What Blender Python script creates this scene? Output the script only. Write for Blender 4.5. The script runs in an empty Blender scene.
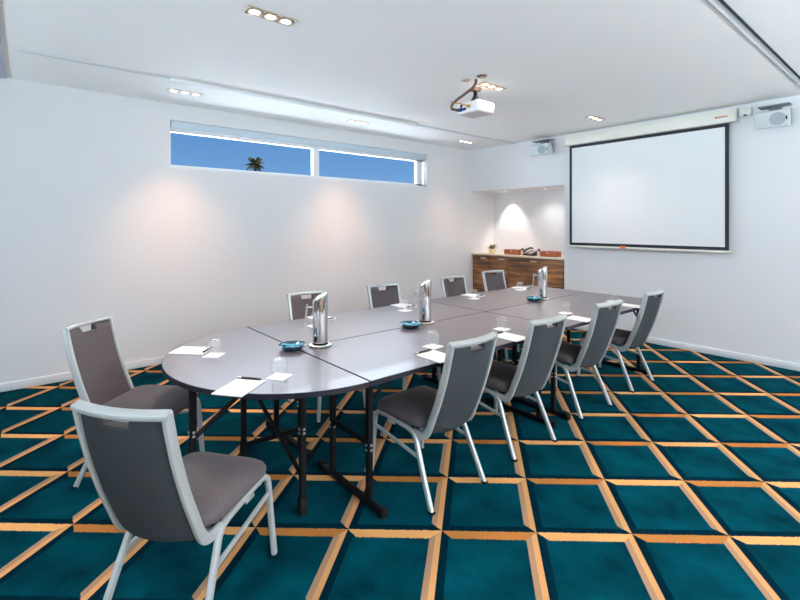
import bpy, bmesh, math, random
from mathutils import Vector, Matrix
random.seed(7)
C = bpy.context.scene.collection
PI = math.pi
V = Vector

# ------------------------------------------------------------------ materials
def srgb(r, g, b):
    f = lambda c: (c/255/12.92) if c/255 <= .04045 else ((c/255+.055)/1.055)**2.4
    return (f(r), f(g), f(b), 1)

def mat(name, col, rough=.5, metal=0., spec=.5, noise=0., nscale=60., bump=0., bscale=400., stretch=None, col2=None, coat=0.):
    m = bpy.data.materials.new(name); m.use_nodes = True
    nt = m.node_tree; N = nt.nodes; b = N['Principled BSDF']
    b.inputs['Roughness'].default_value = rough; b.inputs['Metallic'].default_value = metal
    b.inputs['Specular IOR Level'].default_value = spec
    b.inputs['Coat Weight'].default_value = coat
    tc = N.new('ShaderNodeTexCoord'); mp = N.new('ShaderNodeMapping')
    nt.links.new(tc.outputs['Object'], mp.inputs['Vector'])
    if stretch: mp.inputs['Scale'].default_value = stretch
    if noise or col2:
        nz = N.new('ShaderNodeTexNoise'); nz.inputs['Scale'].default_value = nscale; nz.inputs['Detail'].default_value = 4
        nt.links.new(mp.outputs[0], nz.inputs['Vector'])
        cr = N.new('ShaderNodeValToRGB')
        c2 = col2 or tuple(min(1, c*(1+noise)) for c in col[:3])+(1,)
        c1 = col if col2 else tuple(c*(1-noise) for c in col[:3])+(1,)
        cr.color_ramp.elements[0].color = c1; cr.color_ramp.elements[0].position = .35
        cr.color_ramp.elements[1].color = c2; cr.color_ramp.elements[1].position = .65
        nt.links.new(nz.outputs['Fac'], cr.inputs[0]); nt.links.new(cr.outputs[0], b.inputs['Base Color'])
    else:
        b.inputs['Base Color'].default_value = col
    if bump:
        n2 = N.new('ShaderNodeTexNoise'); n2.inputs['Scale'].default_value = bscale
        nt.links.new(mp.outputs[0], n2.inputs['Vector'])
        bp = N.new('ShaderNodeBump'); bp.inputs['Strength'].default_value = bump; bp.inputs['Distance'].default_value = .002
        nt.links.new(n2.outputs['Fac'], bp.inputs['Height']); nt.links.new(bp.outputs[0], b.inputs['Normal'])
    return m

def emit(name, col, s):
    m = bpy.data.materials.new(name); m.use_nodes = True
    b = m.node_tree.nodes['Principled BSDF']
    b.inputs['Base Color'].default_value = (.8, .8, .8, 1)
    b.inputs['Emission Color'].default_value = col; b.inputs['Emission Strength'].default_value = s
    return m

def pane_mat():
    m = bpy.data.materials.new('window_glass'); m.use_nodes = True
    nt = m.node_tree; N = nt.nodes; N.clear()
    out = N.new('ShaderNodeOutputMaterial'); mix = N.new('ShaderNodeMixShader')
    tr = N.new('ShaderNodeBsdfTransparent'); gl = N.new('ShaderNodeBsdfGlossy'); gl.inputs['Roughness'].default_value = .02
    fr = N.new('ShaderNodeFresnel'); fr.inputs['IOR'].default_value = 1.12
    nt.links.new(fr.outputs[0], mix.inputs[0]); nt.links.new(tr.outputs[0], mix.inputs[1]); nt.links.new(gl.outputs[0], mix.inputs[2])
    nt.links.new(mix.outputs[0], out.inputs[0])
    return m

def glass_mat():
    m = bpy.data.materials.new('drinking_glass'); m.use_nodes = True
    nt = m.node_tree; N = nt.nodes; N.clear()
    out = N.new('ShaderNodeOutputMaterial'); mix = N.new('ShaderNodeMixShader')
    tr = N.new('ShaderNodeBsdfTransparent'); tr.inputs[0].default_value = (.99, .99, .99, 1)
    df = N.new('ShaderNodeBsdfDiffuse'); df.inputs[0].default_value = (.85, .88, .9, 1)
    mx2 = N.new('ShaderNodeMixShader'); mx2.inputs[0].default_value = .05
    gl = N.new('ShaderNodeBsdfGlossy'); gl.inputs['Roughness'].default_value = .08
    lw = N.new('ShaderNodeLayerWeight'); lw.inputs[0].default_value = .5
    pw = N.new('ShaderNodeMath'); pw.operation = 'POWER'; pw.inputs[1].default_value = 3.5
    fr = N.new('ShaderNodeMath'); fr.operation = 'MULTIPLY_ADD'; fr.inputs[1].default_value = .45; fr.inputs[2].default_value = .03
    nt.links.new(lw.outputs['Facing'], pw.inputs[0]); nt.links.new(pw.outputs[0], fr.inputs[0])
    nt.links.new(tr.outputs[0], mx2.inputs[1]); nt.links.new(df.outputs[0], mx2.inputs[2])
    nt.links.new(fr.outputs[0], mix.inputs[0]); nt.links.new(mx2.outputs[0], mix.inputs[1]); nt.links.new(gl.outputs[0], mix.inputs[2])
    nt.links.new(mix.outputs[0], out.inputs[0])
    return m

def wood_mat(name, dark, mid, light):
    m = bpy.data.materials.new(name); m.use_nodes = True
    nt = m.node_tree; N = nt.nodes; b = N['Principled BSDF']; b.inputs['Roughness'].default_value = .4
    tc = N.new('ShaderNodeTexCoord'); mp = N.new('ShaderNodeMapping'); mp.inputs['Scale'].default_value = (1.2, 1.2, 11)
    nt.links.new(tc.outputs['Object'], mp.inputs['Vector'])
    nz = N.new('ShaderNodeTexNoise'); nz.inputs['Scale'].default_value = 1.6; nz.inputs['Detail'].default_value = 7; nz.inputs['Distortion'].default_value = .6
    nt.links.new(mp.outputs[0], nz.inputs['Vector'])
    cr = N.new('ShaderNodeValToRGB'); e = cr.color_ramp.elements
    e[0].color = dark; e[0].position = .32; e[1].color = light; e[1].position = .68
    k = e.new(.5); k.color = mid
    nt.links.new(nz.outputs['Fac'], cr.inputs[0]); nt.links.new(cr.outputs[0], b.inputs['Base Color'])
    return m

def fuzz(m, w, tint):
    b = m.node_tree.nodes['Principled BSDF']
    b.inputs['Sheen Weight'].default_value = w; b.inputs['Sheen Roughness'].default_value = .45; b.inputs['Sheen Tint'].default_value = tint
    return m

# carpet: rhombus lattice, every cell framed like a bevelled tile (woven in two tans and a navy)
LAT0 = (-1.5632, 1.5473); LC = (.2984, .3438); LR = (-.3104, .3562)
def carpet_mat():
    m = bpy.data.materials.new('carpet_weave'); m.use_nodes = True
    nt = m.node_tree; N = nt.nodes; L = nt.links; b = N['Principled BSDF']
    b.inputs['Roughness'].default_value = 1; b.inputs['Specular IOR Level'].default_value = .015
    def val(x):
        n = N.new('ShaderNodeValue'); n.outputs[0].default_value = x; return n.outputs[0]
    def M(op, a, c=None, d=None):
        n = N.new('ShaderNodeMath'); n.operation = op
        for i, x in enumerate((a, c, d)):
            if x is None: continue
            if isinstance(x, (int, float)): n.inputs[i].default_value = x
            else: L.new(x, n.inputs[i])
        return n.outputs[0]
    tc = N.new('ShaderNodeTexCoord'); sp = N.new('ShaderNodeSeparateXYZ')
    wob = N.new('ShaderNodeTexNoise'); wob.inputs['Scale'].default_value = 90; wob.inputs['Detail'].default_value = 2
    L.new(tc.outputs['Object'], wob.inputs['Vector']); L.new(tc.outputs['Object'], sp.inputs[0])
    w = M('MULTIPLY', M('SUBTRACT', wob.outputs['Fac'], .5), .012)
    x = M('ADD', M('SUBTRACT', sp.outputs[0], LAT0[0]), w); y = M('SUBTRACT', M('SUBTRACT', sp.outputs[1], LAT0[1]), w)
    det = LC[0]*LR[1]-LC[1]*LR[0]
    j = M('DIVIDE', M('SUBTRACT', M('MULTIPLY', x, LR[1]), M('MULTIPLY', y, LR[0])), det)
    i = M('DIVIDE', M('SUBTRACT', M('MULTIPLY', y, LC[0]), M('MULTIPLY', x, LC[1])), det)
    fj = M('SUBTRACT', j, M('FLOOR', j)); fi = M('SUBTRACT', i, M('FLOOR', i))
    par = M('MODULO', M('ADD', M('ADD', M('FLOOR', j), M('FLOOR', i)), 1000), 2)
    gj = M('SUBTRACT', 1, fj); gi = M('SUBTRACT', 1, fi)          # distance to right and top edges
    mn = M('MINIMUM', M('MINIMUM', fj, gj), M('MINIMUM', fi, gi))
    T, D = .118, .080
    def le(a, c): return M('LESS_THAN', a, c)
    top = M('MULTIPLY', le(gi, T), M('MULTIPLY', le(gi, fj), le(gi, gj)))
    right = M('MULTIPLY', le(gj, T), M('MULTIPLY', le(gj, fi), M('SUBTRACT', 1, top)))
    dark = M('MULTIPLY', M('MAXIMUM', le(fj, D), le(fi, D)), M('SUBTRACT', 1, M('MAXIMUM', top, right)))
    hair = M('MAXIMUM', le(gi, .008), le(gj, .008))
    def mix(f, a, c):
        n = N.new('ShaderNodeMix'); n.data_type = 'RGBA'
        L.new(f, n.inputs[0])
        for k, q in ((6, a), (7, c)):
            if isinstance(q, tuple): n.inputs[k].default_value = q
            else: L.new(q, n.inputs[k])
        return n.outputs[2]
    mott = N.new('ShaderNodeTexNoise'); mott.inputs['Scale'].default_value = 5; mott.inputs['Detail'].default_value = 6
    L.new(tc.outputs['Object'], mott.inputs['Vector'])
    mr = N.new('ShaderNodeMapRange'); mr.inputs[1].default_value = .3; mr.inputs[2].default_value = .7
    L.new(mott.outputs['Fac'], mr.inputs[0])
    teal = mix(mr.outputs[0], TEAL1, TEAL2)
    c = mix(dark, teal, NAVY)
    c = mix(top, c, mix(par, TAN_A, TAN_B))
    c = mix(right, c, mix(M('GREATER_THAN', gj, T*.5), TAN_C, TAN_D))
    L.new(c, b.inputs['Base Color'])
    fz = N.new('ShaderNodeTexNoise'); fz.inputs['Scale'].default_value = 420
    L.new(tc.outputs['Object'], fz.inputs['Vector'])
    bp = N.new('ShaderNodeBump'); bp.inputs['Strength'].default_value = .5; bp.inputs['Distance'].default_value = .004
    L.new(fz.outputs['Fac'], bp.inputs['Height']); L.new(bp.outputs[0], b.inputs['Normal'])
    return m
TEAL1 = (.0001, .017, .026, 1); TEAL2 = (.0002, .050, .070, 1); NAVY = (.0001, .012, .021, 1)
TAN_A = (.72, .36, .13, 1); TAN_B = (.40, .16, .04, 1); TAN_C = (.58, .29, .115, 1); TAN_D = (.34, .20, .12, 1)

M_ = dict(
    wall=mat('white_wall_paint', (.80, .80, .81, 1), .6, bump=.03, bscale=120),
    ceil=mat('white_ceiling_paint', (.89, .89, .885, 1), .7, bump=.02, bscale=90),
    trim=mat('white_gloss_trim', (.82, .83, .84, 1), .35),
    blind=mat('pale_blind_fabric', (.58, .68, .76, 1), .6),
    slate=mat('slate_panel', srgb(165, 172, 186), .6),
    carpet=carpet_mat(),
    silver=mat('silver_powder_coat', (.50, .525, .515, 1), .34, metal=.3),
    fabric=fuzz(mat('grey_woven_fabric', (.078, .066, .070, 1), .85, spec=.2, noise=.3, nscale=260, bump=.35, bscale=600), .10, (1, .86, .84, 1)),
    fabric_back=mat('charcoal_woven_fabric', (.025, .030, .034, 1), .85, spec=.2, noise=.3, nscale=260, bump=.35, bscale=600),
    laminate=mat('grey_laminate', (.120, .104, .114, 1), .33, spec=.85, coat=.10, noise=.02, nscale=14, stretch=(.3, 6, 1)),
    edge=mat('dark_edge_band', (.006, .006, .012, 1), .45, spec=.3),
    black=mat('black_powder_coat', (.003, .003, .004, 1), .6, spec=.10),
    bolt=mat('zinc_bolt', (.7, .7, .7, 1), .3, metal=1),
    rubber=mat('black_rubber', (.005, .005, .005, 1), .8, spec=.1),
    steel=mat('polished_steel', (.78, .78, .79, 1), .09, metal=1),
    china=mat('white_china', (.84, .80, .72, 1), .25),
    paper=mat('white_paper', (.86, .86, .86, 1), .7),
    dark=mat('dark_gray_plastic', (.012, .010, .012, 1), .4, spec=.3),
    dish=mat('navy_glaze', (.012, .05, .085, 1), .12, coat=.5),
    candy=mat('teal_wrapper', (.05, .32, .42, 1), .25),
    candy2=mat('white_wrapper', (.65, .78, .82, 1), .25),
    wood=wood_mat('walnut_veneer', (.060, .020, .008, 1), (.20, .080, .027, 1), (.40, .19, .062, 1)),
    kick=mat('dark_plinth', (.03, .015, .01, 1), .6),
    top=mat('cream_stone', (.74, .64, .52, 1), .3, noise=.05, nscale=40),
    handle=mat('satin_nickel', (.62, .58, .52, 1), .3, metal=1),
    orange=wood_mat('orange_timber', (.30, .060, .016, 1), (.40, .10, .03, 1), (.50, .16, .06, 1)),
    pot=mat('cream_ceramic', (.80, .68, .40, 1), .3),
    leaf=mat('olive_leaf', (.10, .12, .025, 1), .6),
    phone=mat('brown_black_plastic', (.035, .018, .014, 1), .35),
    sachet=mat('cream_sachet', (.75, .66, .58, 1), .5),
    scr=mat('matte_white_screen', (.84, .85, .85, 1), .8),
    mask=mat('black_screen_mask', (.010, .012, .018, 1), .6),
    casing=mat('ivory_casing', (.80, .78, .70, 1), .4),
    logo=mat('orange_logo', (.72, .16, .05, 1), .5),
    spk=mat('light_grey_plastic', (.62, .66, .68, 1), .5),
    grille=mat('grey_speaker_grille', (.40, .46, .49, 1), .6, noise=.2, nscale=500),
    bracket=mat('grey_bracket', (.22, .22, .23, 1), .4),
    proj=mat('white_projector_plastic', (.80, .80, .81, 1), .35),
    under=mat('pale_pink_plastic', (.66, .58, .57, 1), .5),
    vent=mat('projector_vent', (.40, .42, .44, 1), .5),
    cable=mat('brown_cable', (.10, .055, .035, 1), .5),
    cable2=mat('amber_cable', (.50, .24, .05, 1), .5),
    blue=mat('blue_plug', (.01, .05, .22, 1), .35),
    lampframe=mat('bronze_lamp_trim', (.62, .50, .38, 1), .35, metal=.6),
    lampframe2=mat('white_lamp_trim', (.72, .68, .64, 1), .4),
    lamp=emit('warm_lamp', (1, .80, .58, 1), 9),
    groove=mat('dark_groove', (.035, .05, .065, 1), .8, spec=.1),
    rail=mat('grey_track', (.36, .39, .42, 1), .7, spec=.2),
    pane=pane_mat(), glass=glass_mat(),
    palm=mat('palm_frond', (.15, .14, .05, 1), .8, noise=.4, nscale=2),
    trunk=mat('palm_trunk', (.12, .075, .04, 1), .9, noise=.3, nscale=4),
    grass=mat('outdoor_ground', (.12, .16, .06, 1), .9, noise=.2, nscale=.3),
)

# ------------------------------------------------------------------ mesh helpers
def box(bm, x0, x1, y0, y1, z0, z1, bev=0.):
    vs = [bm.verts.new(p) for p in ((x0,y0,z0),(x1,y0,z0),(x1,y1,z0),(x0,y1,z0),(x0,y0,z1),(x1,y0,z1),(x1,y1,z1),(x0,y1,z1))]
    fs = [bm.faces.new([vs[k] for k in f]) for f in ((3,2,1,0),(4,5,6,7),(0,1,5,4),(1,2,6,5),(2,3,7,6),(3,0,4,7))]
    if bev:
        es = list({e for f in fs for e in f.edges})
        bmesh.ops.bevel(bm, geom=es, offset=bev, segments=2, affect='EDGES', profile=.5)
    return bm

def sect(a, b, n=0, r=.35):
    """cross-section: rounded rectangle a x b (n=0) or ellipse of n points"""
    if n: return [(a/2*math.cos(2*PI*k/n), b/2*math.sin(2*PI*k/n)) for k in range(n)]
    q = min(a, b)*r; out = []
    for sx, sy, t0 in ((1,1,0),(-1,1,90),(-1,-1,180),(1,-1,270)):
        for t in (0, 45, 90):
            th = math.radians(t0+t); out.append((sx*(a/2-q)+q*math.cos(th), sy*(b/2-q)+q*math.sin(th)))
    return out

def sweep(bm, pts, sec, ref=(1, 0, 0), caps=True, scales=None):
    pts = [V(p) for p in pts]; ref = V(ref); rings = []
    for k, p in enumerate(pts):
        a = pts[max(k-1, 0)]; c = pts[min(k+1, len(pts)-1)]
        t = (c-a).normalized()
        s = (ref - t*ref.dot(t))
        if s.length < 1e-4: s = t.orthogonal()
        s.normalize(); u = t.cross(s)
        f = 1.
        if 0 < k < len(pts)-1:
            d0 = (p-a).normalized(); d1 = (c-p).normalized()
            f = 1/max(.6, math.sqrt(max(.01, (1+d0.dot(d1))/2)))
        z = scales[k] if scales else 1
        inp = pts[min(k+1, len(pts)-1)]-pts[max(k-1, 0)]
        rings.append([bm.verts.new(p + s*(q[0]*z) + u*(q[1]*z)) for q in sec])
    n = len(sec)
    for r0, r1 in zip(rings, rings[1:]):
        for k in range(n):
            bm.faces.new((r0[k], r0[(k+1) % n], r1[(k+1) % n], r1[k]))
    if caps:
        bm.faces.new(rings[0][::-1]); bm.faces.new(rings[-1])
    return bm

def smooth_path(ctrl, n=6):
    """Catmull-Rom through control points"""
    P = [V(c) for c in ctrl]; P = [P[0]*2-P[1]] + P + [P[-1]*2-P[-2]]; out = []
    for k in range(1, len(P)-2):
        for t in range(n):
            u = t/n; a, b, c, d = P[k-1:k+3]
            out.append(.5*((2*b)+(c-a)*u+(2*a-5*b+4*c-d)*u*u+(3*b-a-3*c+d)*u**3))
    return out + [P[-2]]

def lathe(bm, prof, n=32, cx=0, cy=0):
    rings = []
    for r, z in prof:
        if r < 1e-5: rings.append([bm.verts.new((cx, cy, z))])
        else: rings.append([bm.verts.new((cx+r*math.cos(2*PI*k/n), cy+r*math.sin(2*PI*k/n), z)) for k in range(n)])
    for a, b in zip(rings, rings[1:]):
        for k in range(n):
            k2 = (k+1) % n
            if len(a) == 1 and len(b) == 1: continue
            if len(a) == 1: bm.faces.new((a[0], b[k2], b[k]))
            elif len(b) == 1: bm.faces.new((a[k], a[k2], b[0]))
            else: bm.faces.new((a[k], a[k2], b[k2], b[k]))
    return bm

def round_rect(hx, hy, r, n=6):
    out = []
    for sx, sy, t0 in ((1,1,0),(-1,1,90),(-1,-1,180),(1,-1,270)):
        for k in range(n+1):
            th = math.radians(t0+90*k/n); out.append((sx*(hx-r)+r*math.cos(th), sy*(hy-r)+r*math.sin(th)))
    return out

def rings_solid(bm, outline_at, zs):
    """stack outlines (lists of xy) at heights; cap both ends"""
    R = [[bm.verts.new((x, y, z)) for x, y in o] for o, z in zip(outline_at, zs)]
    n = len(R[0])
    for a, b in zip(R, R[1:]):
        for k in range(n): bm.faces.new((a[k], a[(k+1) % n], b[(k+1) % n], b[k]))
    bm.faces.new(R[0][::-1]); bm.faces.new(R[-1])
    return bm

def rot_mesh(bm, rz, loc=(0, 0, 0)):
    bmesh.ops.transform(bm, matrix=Matrix.Translation(loc) @ Matrix.Rotation(rz, 4, 'Z'), verts=bm.verts); return bm

def obj(name, bm, m, parent=None, loc=None, sharp=35, flat=False):
    bmesh.ops.recalc_face_normals(bm, faces=bm.faces)
    if not flat:
        for f in bm.faces: f.smooth = True
        for e in bm.edges:
            if len(e.link_faces) == 2 and e.calc_face_angle(0) > math.radians(sharp): e.smooth = False
    me = bpy.data.meshes.new(name); bm.to_mesh(me); bm.free()
    me.materials.append(m)
    o = bpy.data.objects.new(name, me); C.objects.link(o)
    if parent: o.parent = parent
    if loc: o.location = loc
    return o

def B(): return bmesh.new()
def tag(o, label, cat, group=None, kind=None):
    o['label'] = label; o['category'] = cat
    if group: o['group'] = group
    if kind: o['kind'] = kind
    return o
def thing(name, label, cat, loc=(0, 0, 0), rz=0, group=None):
    o = bpy.data.objects.new(name, None); C.objects.link(o); o.empty_display_size = .1
    o.location = loc; o.rotation_euler = (0, 0, rz)
    return tag(o, label, cat, group)
def struct(name, bm, m, label, cat, parent=None, **k):
    o = obj(name, bm, m, parent, **k)
    if not parent: tag(o, label, cat, kind='structure')
    return o
def dup(root, loc, rz, label, group=None):
    r = root.copy(); C.objects.link(r); r.location = loc; r.rotation_euler = (0, 0, rz); r['label'] = label
    if group: r['group'] = group
    for ch in list(root.children):
        c = ch.copy(); C.objects.link(c); c.parent = r
        for g in list(ch.children):
            d = g.copy(); C.objects.link(d); d.parent = c
    return r

# ------------------------------------------------------------------ room
XL, YB, ZC = -5.354, 6.046, 2.80            # window wall, screen wall, ceiling
XR, YF = 7.0, -7.5
NX, NZ, NY = -3.575, 2.07, 6.65             # niche: right edge, soffit, back
WY0, WY1, WZ0, WZ1 = 1.185, 4.967, 2.108, 2.622

struct('floor', box(B(), XL-.3, XR+.1, YF-.1, NY+.1, -.06, 0), M_['carpet'], 'teal carpet woven with tan and navy bevelled rhombus tiles', 'floor')
struct('ceiling', box(B(), XL-.3, XR+1.8, YF-1.8, NY+.1, ZC, ZC+.1), M_['ceil'], 'white painted flat ceiling of the meeting room', 'ceiling')  # slab runs on outside as an unseen eave, added to block the sun
b = B()
box(b, XL-.16, XL, YF, WY0, 0, ZC); box(b, XL-.16, XL, WY1, NY+.1, 0, ZC)
box(b, XL-.16, XL, WY0, WY1, 0, WZ0); box(b, XL-.16, XL, WY0, WY1, WZ1, ZC)
struct('wall_left', b, M_['wall'], 'white wall with the long high window', 'wall')
b = B()
box(b, NX, XR, YB, NY+.1, 0, ZC); box(b, XL, NX, YB, NY+.1, NZ, ZC); box(b, XL, NX, NY, NY+.1, 0, NZ)
struct('wall_back', b, M_['wall'], 'white wall behind the projector screen, with a recessed niche', 'wall')
RY0, RY1, RZ1 = -.6, 5.6, 2.45
FX0, FX1 = -4.6, 3.2
b = B(); box(b, XL, FX0, YF-.1, YF, 0, ZC); box(b, FX1, XR, YF-.1, YF, 0, ZC); box(b, FX0, FX1, YF-.1, YF, RZ1, ZC)
struct('wall_front', b, M_['wall'], 'white wall at the camera end of the room', 'wall')
b = B()
box(b, XR, XR+.1, YF, RY0, 0, ZC); box(b, XR, XR+.1, RY1, NY, 0, ZC); box(b, XR, XR+.1, RY0, RY1, RZ1, ZC)
struct('wall_right', b, M_['wall'], 'white wall around the added unseen glazed doors', 'wall')
b = B()
for k in range(5):
    y = RY0+(RY1-RY0)*k/4; box(b, XR+.02, XR+.08, y-.03, y+.03, 0, RZ1)
box(b, XR+.02, XR+.08, RY0, RY1, RZ1-.06, RZ1); box(b, XR+.02, XR+.08, RY0, RY1, 0, .06)
w2 = struct('added_window_2', b, M_['trim'], 'tall unseen glazed doors with white frames, added for light', 'window')  # unseen glazing, added to go with the fill lamps at right
for k in range(4):
    y0 = RY0+(RY1-RY0)*k/4+.03
    obj('pane', box(B(), XR+.045, XR+.051, y0, y0+(RY1-RY0)/4-.06, .06, RZ1-.06), M_['pane'], w2)
b = B()
for k in range(6):
    x = FX0+(FX1-FX0)*k/5; box(b, x-.03, x+.03, YF-.08, YF-.02, 0, RZ1)
box(b, FX0, FX1, YF-.08, YF-.02, RZ1-.06, RZ1); box(b, FX0, FX1, YF-.08, YF-.02, 0, .06)
w3 = struct('added_window_3', b, M_['trim'], 'tall unseen glazed doors with white frames, added for light at the camera end', 'window')  # unseen glazing behind the camera, added as a source for the front fill
for k in range(5):
    x0 = FX0+(FX1-FX0)*k/5+.03
    obj('pane', box(B(), x0, x0+(FX1-FX0)/5-.06, YF-.051, YF-.045, .06, RZ1-.06), M_['pane'], w3)
# baseboards
struct('baseboard_left', box(B(), XL, XL+.014, YF, YB, 0, .075, .003), M_['trim'], 'white skirting along the window wall', 'baseboard')
struct('baseboard_back', box(B(), NX+.004, XR, YB-.014, YB, 0, .075, .003), M_['trim'], 'white skirting along the screen wall', 'baseboard')
# slate panel at the ceiling edge (left edge of photo)
tag(obj('trim_3', box(B(), XL+.001, -3.0, -1.1, -.15, ZC-.012, ZC), M_['slate']), 'slate blue ceiling panel at the camera end of window wall', 'trim', kind='structure')

# high window
b = B()
gx0, gx1 = XL-.12, XL-.06
box(b, gx0, gx1, WY0, WY0+.02, WZ0, WZ1); box(b, gx0, gx1, 4.80, 4.915, WZ0, WZ1)
box(b, gx0, gx1, WY0, WY1, WZ0, WZ0+.035); box(b, gx0, gx1, WY0, WY1, WZ1-.115, WZ1)
box(b, gx0, gx1, 4.955, WY1, WZ0, WZ1)
box(b, gx0+.005, gx1+.012, 2.945, 3.03, WZ0+.035, WZ1-.115)
w1 = struct('window_1', b, M_['trim'], 'long shallow window high in the white wall', 'window')
obj('pane', box(B(), gx0+.027, gx0+.033, WY0+.02, 2.945, WZ0+.035, WZ1-.115), M_['pane'], w1)
obj('pane', box(B(), gx0+.027, gx0+.033, 3.03, 4.80, WZ0+.035, WZ1-.115), M_['pane'], w1)
obj('pane', box(B(), gx0+.027, gx0+.033, 4.915, 4.955, WZ0+.035, WZ1-.115), M_['pane'], w1)
rb = thing('roller_blind', 'pale blue rolled-up blind across the head of the high window', 'blind', (XL-.045, WY0, WZ1))
obj('cassette', box(B(), -.012, .035, .008, WY1-WY0-.008, -.082, -.002, .006), M_['blind'], rb)
obj('hem_bar', box(B(), .002, .016, .012, WY1-WY0-.012, -.096, -.083, .003), M_['trim'], rb)

# ceiling tracks
tr = thing('ceiling_track', 'white curtain track slot along the ceiling beside the window wall', 'track', (-4.44, 0, ZC))
obj('track_cover', box(B(), -.022, .022, -.06, .98, -.010, 0, .003), M_['spk'], tr)
obj('track_lip', box(B(), -.035, -.005, .98, 3.9, -.030, 0, .005), M_['trim'], tr)
obj('track_lip', box(B(), .010, .036, .98, 3.9, -.034, 0, .004), M_['trim'], tr)
obj('track_cover', box(B(), -.030, .018, 3.9, 6.04, -.010, 0, .003), M_['spk'], tr)
obj('joint_clip', box(B(), -.037, .033, 2.47, 2.60, -.018, -.001, .003), M_['spk'], tr)
obj('joint_clip', box(B(), -.037, .033, 3.86, 3.93, -.018, -.001, .003), M_['spk'], tr)
tr = thing('partition_track', 'grey operable partition track crossing the ceiling right of the screen', 'track', (-.90, 0, ZC))
obj('track_groove', box(B(), -.004, .004, -2.5, 6.04, -.008, 0), M_['rail'], tr)
obj('track_groove', box(B(), .044, .058, -2.5, 6.04, -.008, 0), M_['groove'], tr)

# ------------------------------------------------------------------ recessed triple downlights
LIGHTS = []
def downlight(x, y, label, fm, power):
    t = thing('ceiling_downlight', label, 'ceiling light', (x, y, ZC), 0, 'triple recessed ceiling downlights')
    b = B()
    for x0, x1, y0, y1 in ((-.055, -.046, -.16, .16), (.046, .055, -.16, .16), (-.046, .046, -.16, -.151), (-.046, .046, .151, .16), (-.046, .046, -.056, -.048), (-.046, .046, .048, .056)):
        box(b, x0, x1, y0, y1, -.006, 0)
    obj('frame', b, fm, t)
    for k in (-1, 0, 1):
        l = obj('lamp', lathe(B(), [(.043, 0), (.043, -.010), (.034, -.010), (.031, -.004), (.031, 0)], 24), fm, t, (0, k*.103, 0))
        obj('lens', lathe(B(), [(0, -.0035), (.031, -.0035), (.031, -.001), (0, -.001)], 24), M_['lamp'], l)
    for k in (-1, 0, 1) if power else ():
        LIGHTS.append((x, y+k*.103, ZC-.03, power/3))
downlight(-2.72, 1.18, 'bronze triple downlight in the ceiling above the rounded table end', M_['lampframe'], 13)
downlight(-2.76, 3.40, 'bronze triple downlight in the ceiling beside the projector mount', M_['lampframe'], 16)
downlight(-2.77, 5.39, 'bronze triple downlight in the ceiling just before the screen', M_['lampframe'], 2.5)
downlight(-4.815, 1.20, 'pale triple downlight near the camera end of the window wall', M_['lampframe2'], 36)
downlight(-4.81, 3.26, 'pale triple downlight above the middle of the high window', M_['lampframe2'], 36)
downlight(-4.85, 5.33, 'pale triple downlight nearest the corner of the two walls', M_['lampframe2'], 16)

# niche downlights
def nichelight(x, y, label):
    t = thing('niche_downlight', label, 'ceiling light', (x, y, NZ), 0, 'small round lights in the niche soffit')
    obj('trim_ring', lathe(B(), [(.045, 0), (.045, -.006), (.030, -.006), (.028, 0)], 24), M_['lampframe2'], t)
    obj('lens', lathe(B(), [(0, -.003), (.029, -.003), (.029, 0), (0, 0)], 24), M_['lamp'], t)
nichelight(-4.93, 6.42, 'small round downlight in niche soffit left of the telephone')
nichelight(-4.12, 6.42, 'small round downlight in niche soffit near its right end')

# ------------------------------------------------------------------ sideboard in the niche
CF, CT = 6.06, .968
def unit(x0, x1, doors, label):
    t = thing('cabinet', label, 'cabinet', (x0, CF, 0), 0, 'walnut cabinets in the niche')
    w = x1-x0
    b = B(); box(b, .002, w-.002, .022, NY-CF-.005, .09, CT); obj('body', b, M_['kick'], t)
    obj('plinth', box(B(), .002, w-.002, .05, .08, 0, .09), M_['kick'], t)
    for d0, d1, hx in doors:
        d = obj('door', box(B(), d0-x0+.004, d1-x0-.004, 0, .02, .10, CT-.008, .002), M_['wood'], t)
        if hx is None: continue
        b = B(); box(b, hx-x0-.055, hx-x0+.055, -.018, -.010, CT-.060, CT-.042, .003)
        box(b, hx-x0-.050, hx-x0-.042, -.012, .001, CT-.056, CT-.046); box(b, hx-x0+.042, hx-x0+.050, -.012, .001, CT-.056, CT-.046)
        obj('handle', b, M_['handle'], d)
unit(XL+.004, -4.60, ((XL+.004, -4.975, -5.10), (-4.975, -4.60, -4.72)), 'walnut two-door cabinet in the niche against the window wall')
unit(-4.60, NX-.02, ((-4.60, -4.205, None), (-4.205, NX-.02, -4.10)), 'walnut cabinet with a wide right door beneath the right orange box')
tag(obj('worktop', box(B(), XL+.003, NX-.003, CF-.02, NY-.003, CT, CT+.026, .003), M_['top']), 'cream stone worktop running the whole niche over the cabinets', 'worktop')
ZT = CT+.026
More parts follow.
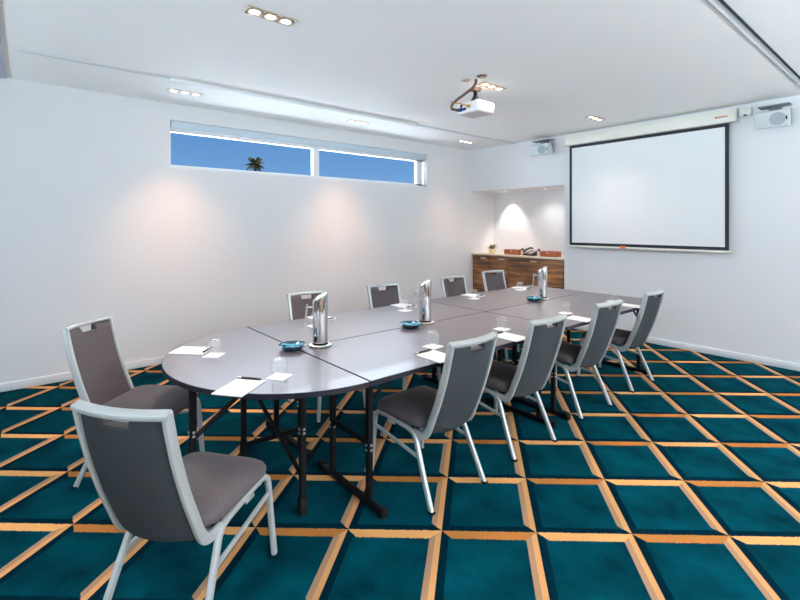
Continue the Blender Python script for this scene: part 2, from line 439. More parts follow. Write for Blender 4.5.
# things on the worktop
t = thing('potted_plant', 'small green plant in a cream bowl on the worktop', 'plant', (-5.06, 6.24, ZT))
obj('pot', lathe(B(), [(0, 0), (.045, 0), (.062, .035), (.066, .075), (.058, .075), (.054, .06), (0, .06)], 28), M_['pot'], t)
b = B()
for k in range(26):
    a = k*2.4; r = .03+.05*random.random(); h = .07+.07*random.random()
    p = V((math.cos(a)*.02, math.sin(a)*.02, .06)); q = V((math.cos(a)*r, math.sin(a)*r, h+.02)); e = V((math.cos(a)*(r+.045), math.sin(a)*(r+.045), h))
    sweep(b, [p, (p+q)/2+V((0, 0, .012)), q, e], sect(.020, .005, 6), (-math.sin(a), math.cos(a), 0), scales=[.4, 1, 1, .15])
obj('leaves', b, M_['leaf'], t)
def tea_box(x0, x1, y0, label):
    t = thing('timber_box', label, 'box', ((x0+x1)/2, y0, ZT), 0, 'orange timber boxes on the worktop')
    w = (x1-x0)/2
    obj('body', box(B(), -w, w, -.08, .08, 0, .064, .006), M_['orange'], t)
    obj('lid', box(B(), -w-.004, w+.004, -.084, .084, .066, .084, .006), M_['orange'], t)
    obj('clasp', box(B(), -.018, .018, -.090, -.080, .05, .074, .003), M_['handle'], t)
tea_box(-4.77, -4.47, 6.27, 'orange timber box left of the telephone')
tea_box(-4.06, -3.79, 6.25, 'orange timber box at the right end of the worktop')
# telephone
t = thing('telephone', 'dark desk telephone between the two orange boxes', 'telephone', (-4.27, 6.24, ZT), -.25)
b = B()
vs = [(-.10, -.09, 0), (.10, -.09, 0), (.10, .09, 0), (-.10, .09, 0), (-.10, -.09, .025), (.10, -.09, .025), (.10, .09, .085), (-.10, .09, .085)]
q = [b.verts.new(p) for p in vs]
for f in ((3,2,1,0),(4,5,6,7),(0,1,5,4),(1,2,6,5),(2,3,7,6),(3,0,4,7)): b.faces.new([q[k] for k in f])
bmesh.ops.bevel(b, geom=list(b.edges), offset=.006, segments=2, affect='EDGES', profile=.5)
obj('base', b, M_['phone'], t)
hs = obj('handset', sweep(B(), smooth_path([(-.075, -.085, .055), (-.072, -.05, .085), (-.07, .0, .105), (-.068, .05, .118), (-.066, .085, .108)], 4), sect(.045, .028), (1, 0, 0)), M_['phone'], t)
b = B()
for i in range(3):
    for j in range(4):
        y = -.06+j*.026; z = .025+(y+.09)/.18*.06
        box(b, -.015+i*.032, .007+i*.032, y, y+.016, z, z+.010, .002)
obj('keypad', b, M_['sachet'], t)
obj('display', box(B(), -.02, .085, .05, .078, .075, .088, .002), M_['sachet'], t)
for x, lb in ((-4.42, 'small pale jar with dark cap left of the telephone'), (-4.115, 'small pale jar with dark cap right of the telephone')):
    t = thing('jar', lb, 'jar', (x, 6.22, ZT), 0, 'small jars on the worktop')
    obj('body', lathe(B(), [(0, 0), (.026, 0), (.028, .01), (.028, .065), (.020, .078), (.020, .082), (0, .082)], 24), M_['sachet'], t)
    obj('cap', lathe(B(), [(0, .083), (.024, .083), (.024, .105), (.018, .110), (0, .110)], 24), M_['phone'], t)

# ------------------------------------------------------------------ projector screen and speakers
t = thing('projector_screen', 'large pull-down projection screen with black border on white wall', 'screen', (0, YB, 0))
SX0, SX1, SZ0, SZ1 = -3.453, -1.548, 1.198, 2.612
cs = obj('casing', box(B(), -3.49, -1.482, -.125, -.001, 2.613, 2.753, .006), M_['casing'], t)
obj('end_cap', box(B(), -1.481, -1.470, -.128, -.001, 2.610, 2.756, .004), M_['casing'], cs)
obj('end_cap', box(B(), -3.502, -3.491, -.128, -.001, 2.610, 2.756, .004), M_['casing'], cs)
b = B()
for k, (u0, u1) in enumerate(((0, .022), (.028, .050), (.056, .072), (.078, .100), (.106, .118))):
    box(b, -1.665+u0, -1.665+u1, -.1285, -.125, 2.668+.002*(k % 2), 2.686-.002*(k % 2))
obj('logo', b, M_['logo'], cs)
obj('viewing_surface', box(B(), SX0+.038, SX1-.038, -.066, -.0645, SZ0+.038, SZ1-.038), M_['scr'], t)
b = B()
box(b, SX0, SX0+.038, -.067, -.064, SZ0, SZ1+.02); box(b, SX1-.038, SX1, -.067, -.064, SZ0, SZ1+.02)
box(b, SX0+.038, SX1-.038, -.067, -.064, SZ0, SZ0+.038); box(b, SX0+.038, SX1-.038, -.067, -.064, SZ1-.038, SZ1+.02)
obj('border', b, M_['mask'], t)
bb = obj('bottom_bar', box(B(), SX0-.01, SX1+.03, -.076, -.055, SZ0-.028, SZ0-.001, .006), M_['casing'], t)
obj('pull_tab', box(B(), -2.73, -2.66, -.086, -.077, SZ0-.022, SZ0+.012, .003), M_['logo'], bb)

def speaker(x, w, h, z, rz, label):
    t = thing('wall_speaker', label, 'speaker', (x, YB, z), 0, 'wall loudspeakers beside the screen')
    br = obj('bracket', box(B(), -.05, .05, -.075, -.001, -.01, h/2+.02, .004), M_['bracket'], t)
    obj('bracket_arm', box(B(), -w/2+.02, w/2-.01, -.17, -.03, h/2+.012, h/2+.026, .004), M_['bracket'], br)
    b = B()
    o0 = [(-w/2+.02, -.07), (w/2-.02, -.07), (w/2, -.20), (-w/2, -.20)]
    rings_solid(b, [o0, o0], [-h/2, h/2])
    bmesh.ops.bevel(b, geom=list(b.edges), offset=.014, segments=3, affect='EDGES', profile=.5)
    bmesh.ops.transform(b, matrix=Matrix.Rotation(math.radians(12), 4, 'X'), verts=b.verts)
    cab = obj('cabinet_shell', b, M_['spk'], t)
    b = B(); lathe(b, [(0, .003), (.062, .003), (.066, 0), (0, 0)], 32)
    bmesh.ops.transform(b, matrix=Matrix.Rotation(math.radians(12), 4, 'X') @ Matrix.Translation((.045, -.2, 0)) @ Matrix.Rotation(PI/2, 4, 'X'), verts=b.verts)
    obj('grille', b, M_['grille'], cab)
    b = B(); box(b, w/2-.035, w/2-.023, -.203, -.199, -.018, .018)
    bmesh.ops.transform(b, matrix=Matrix.Rotation(math.radians(12), 4, 'X'), verts=b.verts)
    obj('badge', b, M_['dark'], cab)
    t.rotation_euler.z = rz
speaker(-3.87, .33, .165, 2.64, 0, 'pale grey wall loudspeaker left of the screen above the niche')
speaker(-1.15, .29, .175, 2.60, 0, 'pale grey wall loudspeaker right of the screen casing')
t = thing('junction_box', 'small ivory control box between screen casing and right loudspeaker', 'box', (-1.405, YB, 2.70))
obj('body', box(B(), -.055, .055, -.07, -.001, -.04, .05, .006), M_['casing'], t)
obj('switch', box(B(), -.012, .02, -.075, -.068, -.039, -.024, .002), M_['dark'], t)
obj('cord', sweep(B(), smooth_path([(-.060, -.06, .03), (-.060, -.062, -.01), (-.058, -.06, -.030), (-.050, -.05, -.030)], 5), sect(.009, .009, 8), (0, 1, 0)), M_['bracket'], t)

# ------------------------------------------------------------------ ceiling projector
PX, PY, PZ = -2.915, 3.343, 2.55
t = thing('projector', 'white projector hung from the ceiling with cables at its back', 'projector', (PX, PY, ZC))
z0, z1 = PZ-ZC, PZ-ZC+.105
bd = obj('body', box(B(), -.132, .132, -.122, .122, z0+.004, z1, .014), M_['proj'], t)
obj('underside', box(B(), -.124, .124, -.114, .114, z0, z0+.008, .002), M_['under'], bd)
b = B()
for k in range(7): box(b, .131, .1335, -.085+k*.017, -.077+k*.017, z0+.03, z1-.03)
obj('side_vent', b, M_['vent'], bd)
bl = lathe(B(), [(0, 0), (.038, 0), (.042, .02), (.036, .03), (.028, .014), (0, .014)], 28)
bmesh.ops.transform(bl, matrix=Matrix.Translation((-.055, .12, z0+.055)) @ Matrix.Rotation(-PI/2, 4, 'X'), verts=bl.verts)
obj('lens', bl, M_['dark'], bd)
b = B()
for x, z, w in ((-.10, .03, .05), (-.04, .03, .03)): box(b, x, x+w, -.125, -.121, z0+z, z0+z+.022, .001)
obj('connector_panel', b, M_['dark'], bd)
obj('plug', box(B(), -.105, -.055, -.155, -.125, z0+.022, z0+.052, .004), M_['blue'], bd)
obj('plug', box(B(), -.04, -.022, -.150, -.125, z0+.026, z0+.046, .003), M_['blue'], bd)
lb = lathe(B(), [(0, 0), (.016, 0), (.016, .003), (0, .003)], 20)
bmesh.ops.transform(lb, matrix=Matrix.Translation((-.07, -.122, z0+.075)) @ Matrix.Rotation(PI/2, 4, 'X'), verts=lb.verts)
obj('sensor', lb, M_['dark'], bd)
mt = obj('mount', lathe(B(), [(0, z1-.002), (.052, z1-.002), (.052, z1+.018), (.022, z1+.075), (.018, -.02), (0, -.02)], 28), M_['dark'], t)
obj('ceiling_plate', lathe(B(), [(0, -.02), (.05, -.02), (.062, -.006), (.062, 0), (0, 0)], 28), M_['cable'], mt)
b = B()
sweep(b, smooth_path([(.193, -.213, 0), (.190, -.215, -.03), (.16, -.21, -.06), (.05, -.20, -.095), (-.06, -.19, -.125), (-.12, -.20, -.165), (-.13, -.19, -.20), (-.10, -.16, z0+.040), (-.085, -.145, z0+.036)], 6), sect(.026, .026, 8), (0, 1, 0))
obj('cable_bundle', b, M_['cable'], t)
b = B()
sweep(b, smooth_path([(-.13, -.20, -.13), (-.09, -.2, -.155), (-.04, -.18, -.165), (.02, -.16, z0+.06), (.03, -.122, z0+.055)], 6), sect(.010, .010, 8), (0, 1, 0))
obj('power_lead', b, M_['cable2'], t)
obj('power_plug', box(B(), .018, .044, -.146, -.121, z0+.042, z0+.070, .004), M_['cable2'], t)
tag(obj('ceiling_sensor', lathe(B(), [(0, -.012), (.028, -.012), (.045, -.006), (.048, 0), (0, 0)], 24), M_['cable'], None, (-2.63, 3.10, ZC)), 'dark round fitting in the ceiling right of the cable hole', 'sensor')
tag(obj('cable_grommet', lathe(B(), [(.018, 0), (.018, -.008), (.040, -.008), (.044, 0)], 24), M_['lampframe'], None, (-2.79, 3.07, ZC)), 'small bronze cable ring in the ceiling above the projector cables', 'grommet')

# ------------------------------------------------------------------ chairs
def make_chair(label):
    t = thing('conference_chair', label, 'chair', group='conference chairs around the table')
    # local: +y is the way the sitter faces, rear feet at y=0
    prof = [(.070, .378), (.036, .45), (-.014, .575), (-.062, .727), (-.093, .865)]
    def pc(w):
        P = smooth_path([(0, y, z) for y, z in prof], 8); k = w*(len(P)-1); i = min(int(k), len(P)-2); f = k-i
        return P[i].lerp(P[i+1], f)
    HW = .1745
    def bow(u): return -.030*(1-u*u)
    # side frames: seat rails with legs
    for s in (-1, 1):
        rear = [(s*.214, .0, .0), (s*.203, .070, .155), (s*.193, .125, .280), (s*.189, .146, .325), (s*.187, .172, .352), (s*.186, .205, .362)]
        front = [(s*.186, .405, .378), (s*.186, .448, .378), (s*.188, .482, .364), (s*.190, .499, .328), (s*.197, .507, .20), (s*.212, .516, 0)]
        lg = obj('leg', sweep(B(), smooth_path(rear, 4), sect(.023, .028), (1, 0, 0)), M_['silver'], t)
        obj('foot_glide', box(B(), s*.214-.013, s*.214+.013, -.016, .016, 0, .012, .002), M_['rubber'], lg)
        lg = obj('leg', sweep(B(), smooth_path(front, 4), sect(.023, .028), (1, 0, 0)), M_['silver'], t)
        obj('foot_glide', box(B(), s*.212-.013, s*.212+.013, .501, .531, 0, .012, .002), M_['rubber'], lg)
        obj('seat_rail', sweep(B(), [(s*.186, .20, .3615), (s*.186, .31, .371), (s*.186, .407, .378)], sect(.022, .027), (1, 0, 0)), M_['silver'], t)
        obj('stretcher', sweep(B(), [(s*.192, .502, .290), (s*.194, .3, .262), (s*.197, .110, .238)], sect(.016, .018), (1, 0, 0)), M_['silver'], t)
        obj('coupling_clip', box(B(), s*.198-.003, s*.198+.003, .31, .37, .350, .363, .002), M_['silver'], t)
    obj('crossbar', sweep(B(), [(-.188, .160, .338), (.188, .160, .338)], sect(.022, .022), (0, 1, 0)), M_['silver'], t)
    obj('crossbar', sweep(B(), [(-.188, .44, .366), (.188, .44, .366)], sect(.022, .022), (0, 1, 0)), M_['silver'], t)
    # back frame
    b = B()
    for s in (-1, 1):
        path = [(s*HW, -.099, .880), (s*HW, -.062, .727), (s*HW, -.013, .575), (s*HW, .036, .455), (s*HW, .062, .395), (s*(HW+.001), .082, .364), (s*(HW+.003), .112, .350), (s*(HW+.008), .165, .356)]
        sweep(b, smooth_path(path, 5), sect(.020, .040), (1, 0, 0))
    sweep(b, [(HW*u*1.05, -.097+bow(u), .876) for u in [k/8 for k in range(-8, 9)]], sect(.024, .038), (0, -.36, .93))
    obj('back_frame', b, M_['silver'], t)
    # upholstered back with a hand slot
    nx, nz = 18, 30
    def P(i, j, side):
        u = -1+2*i/nx; w = j/nz; p = pc(w); c = pc(min(1, w+.02))-pc(max(0, w-.02)); c.normalize()
        n = V((0, c.z, -c.y))             # forward normal
        low = .016*(1-(abs(u)**2.2))*max(0, 1-w*4)     # bottom edge sags in the middle
        th = .006 + (.024 if side else .010)*max(0, (1-abs(u)**4))*max(0, 1-abs(2*w-1)**8)**.5
        base = V((u*(HW-.006), p.y+bow(u), p.z-low))
        return base + n*{1: th, 0: -th, 2: 0}[side]
    inc = {(i, j) for i in range(nx) for j in range(nz) if not (6 <= i <= 11 and j >= nz-2)}
    def shell(sf, sb):
        b = B(); vs = {}
        def g(i, j, side):
            if (i, j, side) not in vs: vs[i, j, side] = b.verts.new(P(i, j, side))
            return vs[i, j, side]
        for i, j in sorted(inc):
            q = [(i, j), (i+1, j), (i+1, j+1), (i, j+1)]
            b.faces.new([g(*k, sf) for k in q]); b.faces.new([g(*k, sb) for k in q][::-1])
            for (a, c), nb in (((q[0], q[1]), (i, j-1)), ((q[1], q[2]), (i+1, j)), ((q[2], q[3]), (i, j+1)), ((q[3], q[0]), (i-1, j))):
                if nb not in inc: b.faces.new([g(*a, sf), g(*a, sb), g(*c, sb), g(*c, sf)])
        return b
    obj('backrest', shell(1, 2), M_['fabric'], t, sharp=60)
    obj('back_panel', shell(2, 0), M_['fabric_back'], t, sharp=60)
    # seat cushion
    outs, zs = [], []
    for ins, z in ((.020, .384), (.004, .390), (0, .404), (0, .424), (.008, .440), (.025, .450), (.07, .459), (.12, .463)):
        outs.append([(x, y+.304) for x, y in round_rect(.200-ins, .212-ins, max(.02, .070-ins*.2), 8)]); zs.append(z)
    b = rings_solid(B(), outs, zs)
    for v in b.verts:                       # waterfall front edge
        if v.co.y > .42: v.co.z -= (v.co.y-.42)**2*2.2
    obj('seat', b, M_['fabric'], t, sharp=60)
    return t

def yaw(fx, fy): return math.atan2(fy, fx)-PI/2
ch0 = make_chair('grey chair nearest the camera, back turned, drawn up to the rounded table end')
def put(o, cx, cy, fx, fy):                 # centre of the rear feet, facing (fx, fy)
    o.location = (cx, cy, 0); o.rotation_euler = (0, 0, yaw(fx, fy))
def chair(cx, cy, fx, fy, label):
    o = dup(ch0, (0, 0, 0), 0, label); put(o, cx, cy, fx, fy); return o
put(ch0, -1.778, .313, -.604, .797)
chair(-3.283, .355, .699, .715, 'grey chair facing the rounded table end, its back to the window wall')
for k, (x, y, fx, fy, lb) in enumerate((
    (-1.693, 1.812, -1, -.029, 'first grey chair from the rounded end along the open-floor side'),
    (-1.728, 2.573, -1, .037, 'second grey chair from the rounded end along the open-floor side'),
    (-1.77, 3.468, -1, .041, 'third grey chair from the rounded end along the open-floor side'),
    (-1.785, 4.355, -1, .007, 'last grey chair along the open-floor side, nearest the screen'),
    (-3.507, 1.90, 1, -.025, 'first grey chair on the window side, partly behind a steel jug'),
    (-3.488, 2.728, 1, -.039, 'second grey chair on the window side, between two steel jugs'),
    (-3.54, 3.774, 1, -.024, 'third grey chair on the window side, left of the cabinets'),
    (-3.68, 4.66, 1, -.10, 'last grey chair on the window side, before the walnut cabinets'))):
    chair(x, y, fx, fy, lb)

# ------------------------------------------------------------------ tables
TX0, TX1, TXM = -3.285, -1.765, -2.525
TY0, TY1, TY2 = 1.243, 3.025, 4.807
TH = .74
def ring(bm, outer, inner, z0, z1):
    n = len(outer)
    R = [[bm.verts.new((x, y, z)) for x, y in o] for o, z in ((outer, z0), (outer, z1), (inner, z1), (inner, z0))]
    for a, c in ((0, 1), (1, 2), (2, 3), (3, 0)):
        for k in range(n): bm.faces.new((R[a][k], R[a][(k+1) % n], R[c][(k+1) % n], R[c][k]))
    return bm
def add_post(t, x, y, lean=0):
    l = obj('leg', sweep(B(), [(x, y, .035), (x, y, TH-.03)], sect(.036, .036), (1, 0, 0)), M_['black'], t)
    b = B()
    for z in (.30, .325): box(b, x+.017, x+.0205, y-.006, y+.006, z-.006, z+.006, .001); box(b, x-.006, x+.006, y-.0205, y-.017, z-.006, z+.006, .001)
    obj('bolt', b, M_['bolt'], l)
def make_rect(label):
    W, Lh = (TX1-TXM)/2-.0025, (TY1-TY0)/2-.0025
    t = thing('folding_table', label, 'table', group='folding tables pushed together')
    o = [(W, Lh), (-W, Lh), (-W, -Lh), (W, -Lh)]; i = [(W-.004, Lh-.004), (-W+.004, Lh-.004), (-W+.004, -Lh+.004), (W-.004, -Lh+.004)]
    obj('tabletop', rings_solid(B(), [i, i], [TH-.024, TH]), M_['laminate'], t)
    obj('edge_band', ring(B(), o, i, TH-.025, TH-.001), M_['edge'], t)
    for s in (-1, 1):
        y = (.06-Lh+.075) if s < 0 else (Lh-.06)
        for dx in (-.18, .18):
            add_post(t, dx, y)
            obj('brace', sweep(B(), [(dx, y, TH-.20), (dx, y-s*.20, TH-.045)], sect(.014, .022), (1, 0, 0)), M_['black'], t)
        fb = obj('foot_bar', sweep(B(), [(-.31, y, .022), (.31, y, .022)], sect(.036, .036), (0, 0, 1)), M_['black'], t)
        obj('rubber_foot', box(B(), -.318, -.27, y-.021, y+.021, 0, .044, .006), M_['rubber'], fb)
        obj('rubber_foot', box(B(), .27, .318, y-.021, y+.021, 0, .044, .006), M_['rubber'], fb)
        obj('crossbar', sweep(B(), [(-.18, y, .33), (.18, y, .33)], sect(.02, .03), (0, 0, 1)), M_['black'], t)
        obj('top_bar', sweep(B(), [(-.30, y, TH-.043), (.30, y, TH-.043)], sect(.03, .03), (0, 0, 1)), M_['black'], t)
    return t
r0 = make_rect('folding table behind the nearest open-floor chair, joined to the rounded end')
cxR, cxL, cy1, cy2 = (TXM+TX1)/2, (TXM+TX0)/2, (TY0+TY1)/2, (TY1+TY2)/2
TROT = math.radians(.8)
def tpos(x, y):
    p = Matrix.Rotation(TROT, 2) @ Vector((x-TXM, y-2.9)); return (p.x+TXM, p.y+2.9, 0)
r0.location = tpos(cxR, cy1); r0.rotation_euler.z = TROT
dup(r0, tpos(cxL, cy1), TROT, 'folding table on the window side, joined to the rounded end')
dup(r0, tpos(cxR, cy2), TROT, 'folding table on the open-floor side, end nearest the screen')
dup(r0, tpos(cxL, cy2), TROT, 'folding table on the window side, end nearest the cabinets')
t = thing('half_round_table', 'half-round folding table making the rounded near end', 'table', tpos(TXM, TY0-.004), TROT)
RR = (TX1-TX0)/2
def half(r, n=48): return [(r*math.cos(PI+PI*k/n), .93*r*math.sin(PI+PI*k/n)) for k in range(n+1)]
inn = [(x, min(y, -.004)) for x, y in half(RR-.004)]
obj('tabletop', rings_solid(B(), [inn, inn], [TH-.024, TH]), M_['laminate'], t)
obj('edge_band', ring(B(), half(RR), inn, TH-.025, TH-.001), M_['edge'], t)
for x, y in ((.395, -.16), (-.395, -.16), (.07, -.60)):
    l = obj('leg', sweep(B(), [(x, y, .01), (x, y, TH-.03)], sect(.036, .036), (1, 0, 0)), M_['black'], t)
    obj('rubber_foot', box(B(), x-.021, x+.021, y-.021, y+.021, 0, .09, .005), M_['rubber'], l)
    b = B()
    for z in (.42, .44): box(b, x+.017, x+.0205, y-.006, y+.006, z-.006, z+.006, .001); box(b, x-.006, x+.006, y-.0205, y-.017, z-.006, z+.006, .001)
    obj('bolt', b, M_['bolt'], l)
obj('brace', sweep(B(), [(-.395, -.145, .06), (.395, -.145, .44)], sect(.014, .03), (0, 1, 0)), M_['black'], t)
obj('brace', sweep(B(), [(-.395, -.175, .56), (.395, -.175, .22)], sect(.014, .03), (0, 1, 0)), M_['black'], t)
obj('crossbar', sweep(B(), [(-.395, -.16, TH-.05), (.395, -.16, TH-.05)], sect(.03, .03), (0, 0, 1)), M_['black'], t)
obj('crossbar', sweep(B(), [(.07, -.60, TH-.05), (.07, -.16, TH-.05)], sect(.03, .03), (0, 0, 1)), M_['black'], t)
obj('brace', sweep(B(), [(.07, -.60, .40), (.02, -.16, TH-.06)], sect(.014, .026), (1, 0, 0)), M_['black'], t)

# ------------------------------------------------------------------ jugs, dishes
RI = V((.6353, .7723, 0))                  # direction along the diagonal of the room
def make_jug(label):
    t = thing('water_jug', label, 'jug', group='steel water jugs on the table')
    n, R = 40, .046
    b = B()
    prof = [(.0, .006), (.044, .006), (R, .012), (R, .26)]
    lathe(b, prof, n)
    SL = .284
    top = [v for v in b.verts if v.co.z > .25]
    for v in top: v.co.z = SL + v.co.x*.58           # slanted lip, high on +x
    # collar + domed lid following the slant
    for r, dz in ((.040, .012), (.024, .020), (.0, .022)):
        pass
    obj('body', b, M_['steel'], t)
    b = B()
    R_ = []
    for r, dz in ((R+.001, -.004), (R-.002, .006), (.034, .013), (.016, .017)):
        R_.append([b.verts.new((r*math.cos(2*PI*k/n), r*math.sin(2*PI*k/n), SL+.58*r*math.cos(2*PI*k/n)+dz)) for k in range(n)])
    for a, c in zip(R_, R_[1:]):
        for k in range(n): b.faces.new((a[k], a[(k+1) % n], c[(k+1) % n], c[k]))
    b.faces.new(R_[-1])
    obj('lid', b, M_['steel'], t)
    b = B()
    sweep(b, [(-.040, 0, .222), (-.088, 0, .222)], sect(.011, .011, 10), (0, 1, 0))
    obj('handle_strut', b, M_['steel'], t)
    obj('handle', sweep(B(), smooth_path([(-.083, 0, .238), (-.087, 0, .20), (-.092, 0, .15), (-.098, 0, .098)], 4), sect(.016, .012, 12), (0, 1, 0)), M_['steel'], t)
    obj('base_ring', lathe(B(), [(0, 0), (.047, 0), (.0475, .008), (.046, .012), (0, .012)], n), M_['rubber'], t)
    return t
plate_pts = [(-2.455, 1.385), (-2.525, 2.325), (-2.595, 3.985)]
names = ['nearest the rounded table end', 'in the middle of the table', 'at the screen end of the table']
j0 = None
for (x, y), nm, rz in zip(plate_pts, names, (.75, .55, .35)):
    p = obj('saucer', lathe(B(), [(0, 0), (.055, 0), (.062, .003), (.069, .009), (.070, .011), (.067, .012), (0, .0115)], 36), M_['china'])
    p.location = (x, y, TH); tag(p, 'round cream saucer under the steel jug '+nm, 'saucer', 'saucers under the steel jugs')
    lb = 'tall polished steel water jug '+nm
    if j0 is None: j0 = make_jug(lb); o = j0
    else: o = dup(j0, (0, 0, 0), 0, lb)
    o.location = (x, y, TH+.0122); o.rotation_euler.z = rz
dish0 = None
for (x, y), nm in zip([(-2.485, 1.215), (-2.475, 2.135), (-2.583, 3.815)], names):
    lb = 'shallow navy blue dish of wrapped mints '+nm
    if dish0 is None:
        dish0 = obj('mint_dish', lathe(B(), [(0, 0), (.048, 0), (.056, .005), (.080, .030), (.083, .033), (.078, .034), (.055, .012), (0, .009)], 40), M_['dish']); o = dish0
    else: o = dish0.copy(); C.objects.link(o)
    o.location = (x, y, TH); tag(o, lb, 'dish', 'navy mint dishes on the table')
    for k in range(9):
        a = k*2.399; r = .016*math.sqrt(k)*1.05
        b = B(); box(b, -.019, .019, -.009, .009, 0, .011, .004)
        box(b, -.028, -.018, -.007, .007, .004, .007); box(b, .018, .028, -.007, .007, .004, .007)
        m = obj('wrapped_mint', b, M_['candy'] if k % 3 else M_['candy2'])
        m.location = (x+r*math.cos(a), y+r*math.sin(a), TH+.0125+.003*(k % 3)+(.010 if r > .035 else 0)); m.rotation_euler = (.25*math.sin(a) if r > .035 else 0, -.25*math.cos(a) if r > .035 else 0, a*1.7)
        tag(m, 'wrapped teal or white mint in the dish '+nm, 'mint', 'mints in the dish '+nm)

# ------------------------------------------------------------------ notepads, pens, glasses, coasters
seats = {
 # key: (glass xy, coaster yaw, pad xy, pad yaw (long axis), pen offset side, description)
 'N': ((-2.075, .945), .6, (-2.055, .745), math.atan2(.155, -.12), 'at the chair nearest the camera'),
 'W': ((-2.655, .815), .8, (-2.835, .745), math.atan2(.707, .707), 'at the chair backing the window wall'),
 'R1': ((-2.00, 1.905), .15, (-1.835, 1.775), PI, 'at the first open-floor chair'),
 'R2': ((-2.02, 2.60), .1, (-1.845, 2.46), PI, 'at the second open-floor chair'),
 'R3': ((-2.05, 3.49), .1, (-1.855, 3.355), PI, 'at the third open-floor chair'),
 'R4': ((-2.075, 4.38), .0, (-1.86, 4.27), PI, 'at the last open-floor chair'),
 'L1': ((-2.96, 1.63), .0, (-3.175, 1.80), 0, 'at the first window-side chair'),
 'L2': ((-2.995, 2.52), .0, (-3.18, 2.66), 0, 'at the second window-side chair'),
 'L3': ((-3.045, 3.47), .0, (-3.185, 3.61), 0, 'at the third window-side chair'),
 'L4': ((-3.11, 4.33), .0, (-3.19, 4.48), 0, 'at the last window-side chair'),
}
co0 = pad0 = None
g0 = pen0 = None
for key, ((gx, gy), cy, (px, py), pyaw, ds) in seats.items():
    if co0 is None: co0 = obj('coaster', rings_solid(B(), [round_rect(.047, .047, .004, 2)]*2, [0, .003]), M_['paper']); o = co0
    else: o = co0.copy(); C.objects.link(o)
    o.location = (gx, gy, TH); o.rotation_euler.z = cy
    tag(o, 'square white paper coaster under the glass '+ds, 'coaster', 'white coasters on the table')
    if g0 is None:
        g0 = obj('drinking_glass', lathe(B(), [(.029, 0), (.030, .001), (.036, .020), (.0405, .045), (.041, .060), (.037, .078), (.029, .088), (.020, .091), (0, .092), (0, .084), (.020, .083), (.028, .080), (.0345, .073), (.0385, .059), (.038, .045), (.0335, .020), (.0275, .001), (.029, 0)], 36), M_['glass']); o = g0
    else: o = g0.copy(); C.objects.link(o)
    o.location = (gx, gy, TH+.0032)
    tag(o, 'upturned stemless glass on the white coaster '+ds, 'glass', 'upturned glasses on the table')
    if pad0 is None:
        pad0 = obj('notepad', box(B(), -.105, .105, -.074, .074, 0, .005, .001), M_['paper']); o = pad0
    else: o = pad0.copy(); C.objects.link(o)
    o.location = (px, py, TH); o.rotation_euler.z = pyaw
    tag(o, 'blank white notepad '+ds, 'notepad', 'white notepads on the table')
    lb = 'slim dark pen along the notepad '+ds
    if pen0 is None:
        pen0 = thing('pen', lb, 'pen', group='pens beside the notepads')
        obj('barrel', sweep(B(), [(0, -.055, 0), (0, -.045, 0), (0, .05, 0)], sect(.010, .010, 10), (1, 0, 0), scales=[.3, 1, 1]), M_['dark'], pen0)
        obj('cap', sweep(B(), [(0, .0505, 0), (0, .075, 0)], sect(.0104, .0104, 10), (1, 0, 0)), M_['handle'], pen0)
        o = pen0
    else: o = dup(pen0, (0, 0, 0), 0, lb)
    d = V((math.cos(pyaw), math.sin(pyaw), 0))
    o.location = V((px, py, 0))+d*.096+V((0, 0, TH+.0102)); o.rotation_euler.z = pyaw

# ------------------------------------------------------------------ outdoors: palm and ground
pt = thing('palm_tree', 'distant palm tree top seen through the high window', 'tree', (-87.8, 34.9, -6))
obj('trunk', sweep(B(), [(0, 0, 0), (.3, .1, 7), (.1, 0, 14), (0, 0, 19.9)], sect(.55, .55, 12), (1, 0, 0), scales=[1.3, 1, .8, .9]), M_['trunk'], pt)
def frond(az, el, L):
    b = B(); d = V((math.cos(az), math.sin(az), 0)); s = V((-math.sin(az), math.cos(az), 0))
    pts = []
    for k in range(9):
        u = k/8; pts.append(d*(L*u*math.cos(el)) + V((0, 0, 19.8 + L*(u*math.sin(el)-.30*u*u))))
    sweep(b, pts, sect(.07, .07, 5), s, scales=[1-.85*k/8 for k in range(9)])
    for k in range(1, 9):
        for q in (0, .5):
            if k == 8 and q: continue
            p = pts[k].lerp(pts[k+1], q) if q else pts[k]
            ln = .62*math.sin(PI*min(.97, (k+q)/9+.1))
            for sg in (-1, 1):
                e = p + s*sg*ln + d*.28 + V((0, 0, -.22))
                a = p+d*.20; f = [b.verts.new(x) for x in (p, a, e)]; g_ = [b.verts.new(x+V((0, 0, -.02))) for x in (p, a, e)]
                b.faces.new(f); b.faces.new(g_[::-1])
                for m in range(3): b.faces.new((f[m], f[(m+1) % 3], g_[(m+1) % 3], g_[m]))
    return b
for k in range(40):
    obj('frond', frond(k*2.4, random.uniform(-.6, 1.4), random.uniform(1.5, 2.15)), M_['palm'], pt, flat=True)
b = B(); box(b, -220, 160, -150, 200, -6.2, -6)
tag(obj('ground', b, M_['grass']), 'open ground outside, below the building', 'ground', kind='structure')

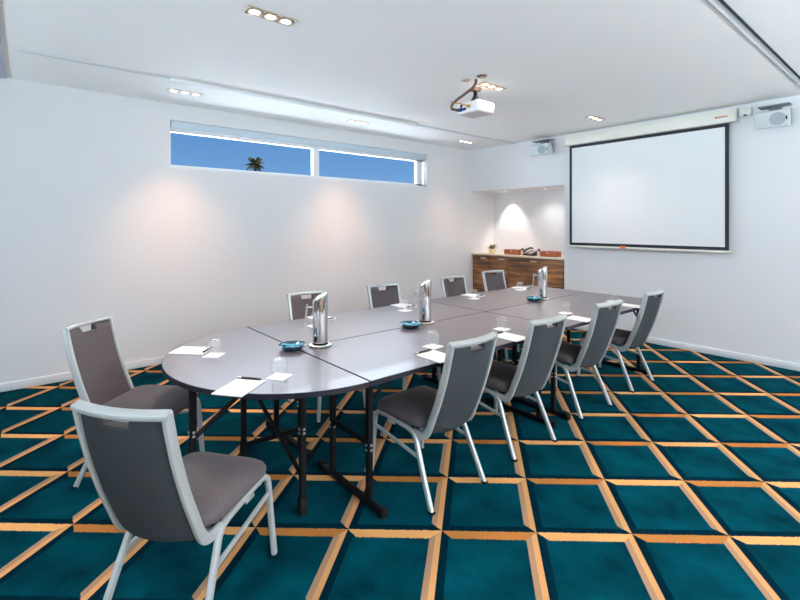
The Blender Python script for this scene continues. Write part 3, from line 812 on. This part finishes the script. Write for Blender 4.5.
# ------------------------------------------------------------------ light
def light(kind, name, loc, energy, col, rot=(0, 0, 0), **k):
    l = bpy.data.lights.new(name, kind); l.energy = energy; l.color = col
    for a, v in k.items(): setattr(l, a, v)
    o = bpy.data.objects.new(name, l); C.objects.link(o); o.location = loc; o.rotation_euler = rot
    return o
WARM = (1, .64, .42)
for x, y, z, p in LIGHTS:
    if x < -3.5: light('SPOT', 'downlight_lamp', (x, y, z), p*2.7, (1, .54, .31), spot_size=math.radians(84), spot_blend=1.0, shadow_soft_size=.10)
    else: light('SPOT', 'downlight_lamp', (x, y, z), p*9.5, (1, .78, .64), spot_size=math.radians(100), spot_blend=1.0, shadow_soft_size=.04)
light('SPOT', 'niche_lamp', (-4.93, 6.42, NZ-.03), 26, (1, .88, .82), (math.radians(14), 0, 0), spot_size=math.radians(75), spot_blend=.6, shadow_soft_size=.03)
light('SPOT', 'niche_lamp', (-4.12, 6.42, NZ-.03), 16, (1, .94, .93), (math.radians(-22), 0, 0), spot_size=math.radians(150), spot_blend=1.0, shadow_soft_size=.03)
# daylight: sky through the high window; fill lamps added at the unseen glazing to brighten the ceiling
def area(name, loc, e, col, rot, sx, sy, spread=180):
    return light('AREA', name, loc, e, col, rot, shape='RECTANGLE', size=sx, size_y=sy, spread=math.radians(spread))
area('window_daylight', (XL-.22, (WY0+WY1)/2, (WZ0+WZ1)/2), 47, (.74, .87, 1), (0, -PI/2+.5, 0), .36, WY1-WY0-.1)
area('window_bounce', (XL-.25, (WY0+WY1)/2, WZ0-.05), 1.5, (.95, .96, 1), (0, -PI/2-.4, 0), .4, WY1-WY0-.1, 120)
area('ceiling_fill_right', (XR-.15, (RY0+RY1)/2, .3), 230, (.72, .90, 1), (0, PI/2+math.radians(47), 0), .8, RY1-RY0-.1, 94)  # added fill lamp at the right, aimed up at the ceiling
area('ceiling_fill_right_high', (XR-.15, (RY0+RY1)/2, .3), 2450, (.90, .94, 1), (0, PI/2+math.radians(64), 0), .8, RY1-RY0-.1, 96)  # second added fill, aimed more steeply at the ceiling
area('ceiling_fill_front', ((FX0+FX1)/2, YF+.15, .3), 330, (.68, .86, 1), (PI/2+math.radians(37), 0, 0), FX1-FX0-.1, .8, 74)  # added fill lamp behind the camera, lights ceiling and screen wall
w = bpy.data.worlds.new('sky'); bpy.context.scene.world = w; w.use_nodes = True
nt = w.node_tree; N = nt.nodes; bg = N['Background']
tc = N.new('ShaderNodeTexCoord'); sp = N.new('ShaderNodeSeparateXYZ'); cr = N.new('ShaderNodeValToRGB')
nt.links.new(tc.outputs['Generated'], sp.inputs[0]); nt.links.new(sp.outputs[2], cr.inputs[0])
e = cr.color_ramp.elements
e[0].position = 0; e[0].color = (.30, .55, .86, 1)
e[1].position = .6; e[1].color = (.03, .13, .40, 1)
k = e.new(.11); k.color = (.165, .375, .72, 1)
k = e.new(.24); k.color = (.095, .26, .60, 1)
nt.links.new(cr.outputs[0], bg.inputs[0]); bg.inputs[1].default_value = .70
light('SUN', 'sun', (0, 0, 20), 2.5, (1, .95, .88), (math.radians(10), math.radians(35), 0), angle=.01)

# ------------------------------------------------------------------ camera
cam = bpy.data.cameras.new('camera'); co = bpy.data.objects.new('camera', cam); C.objects.link(co)
co.location = (0, 0, 1.48); co.rotation_euler = (PI/2, 0, .8825)
cam.sensor_width = 36; cam.lens = 452.0/800*36
cam.shift_y = -(300-225.24)/800
cam.clip_start = .05; cam.clip_end = 500
S = bpy.context.scene
S.camera = co
S.view_settings.view_transform = 'Standard'; S.view_settings.look = 'None'
S.view_settings.exposure = 0.46; S.view_settings.gamma = 1; S.view_settings.use_curve_mapping = False
S.cycles.max_bounces = 10; S.cycles.diffuse_bounces = 6; S.cycles.sample_clamp_indirect = 6
S.cycles.caustics_reflective = False; S.cycles.caustics_refractive = False
S.cycles.use_denoising = True
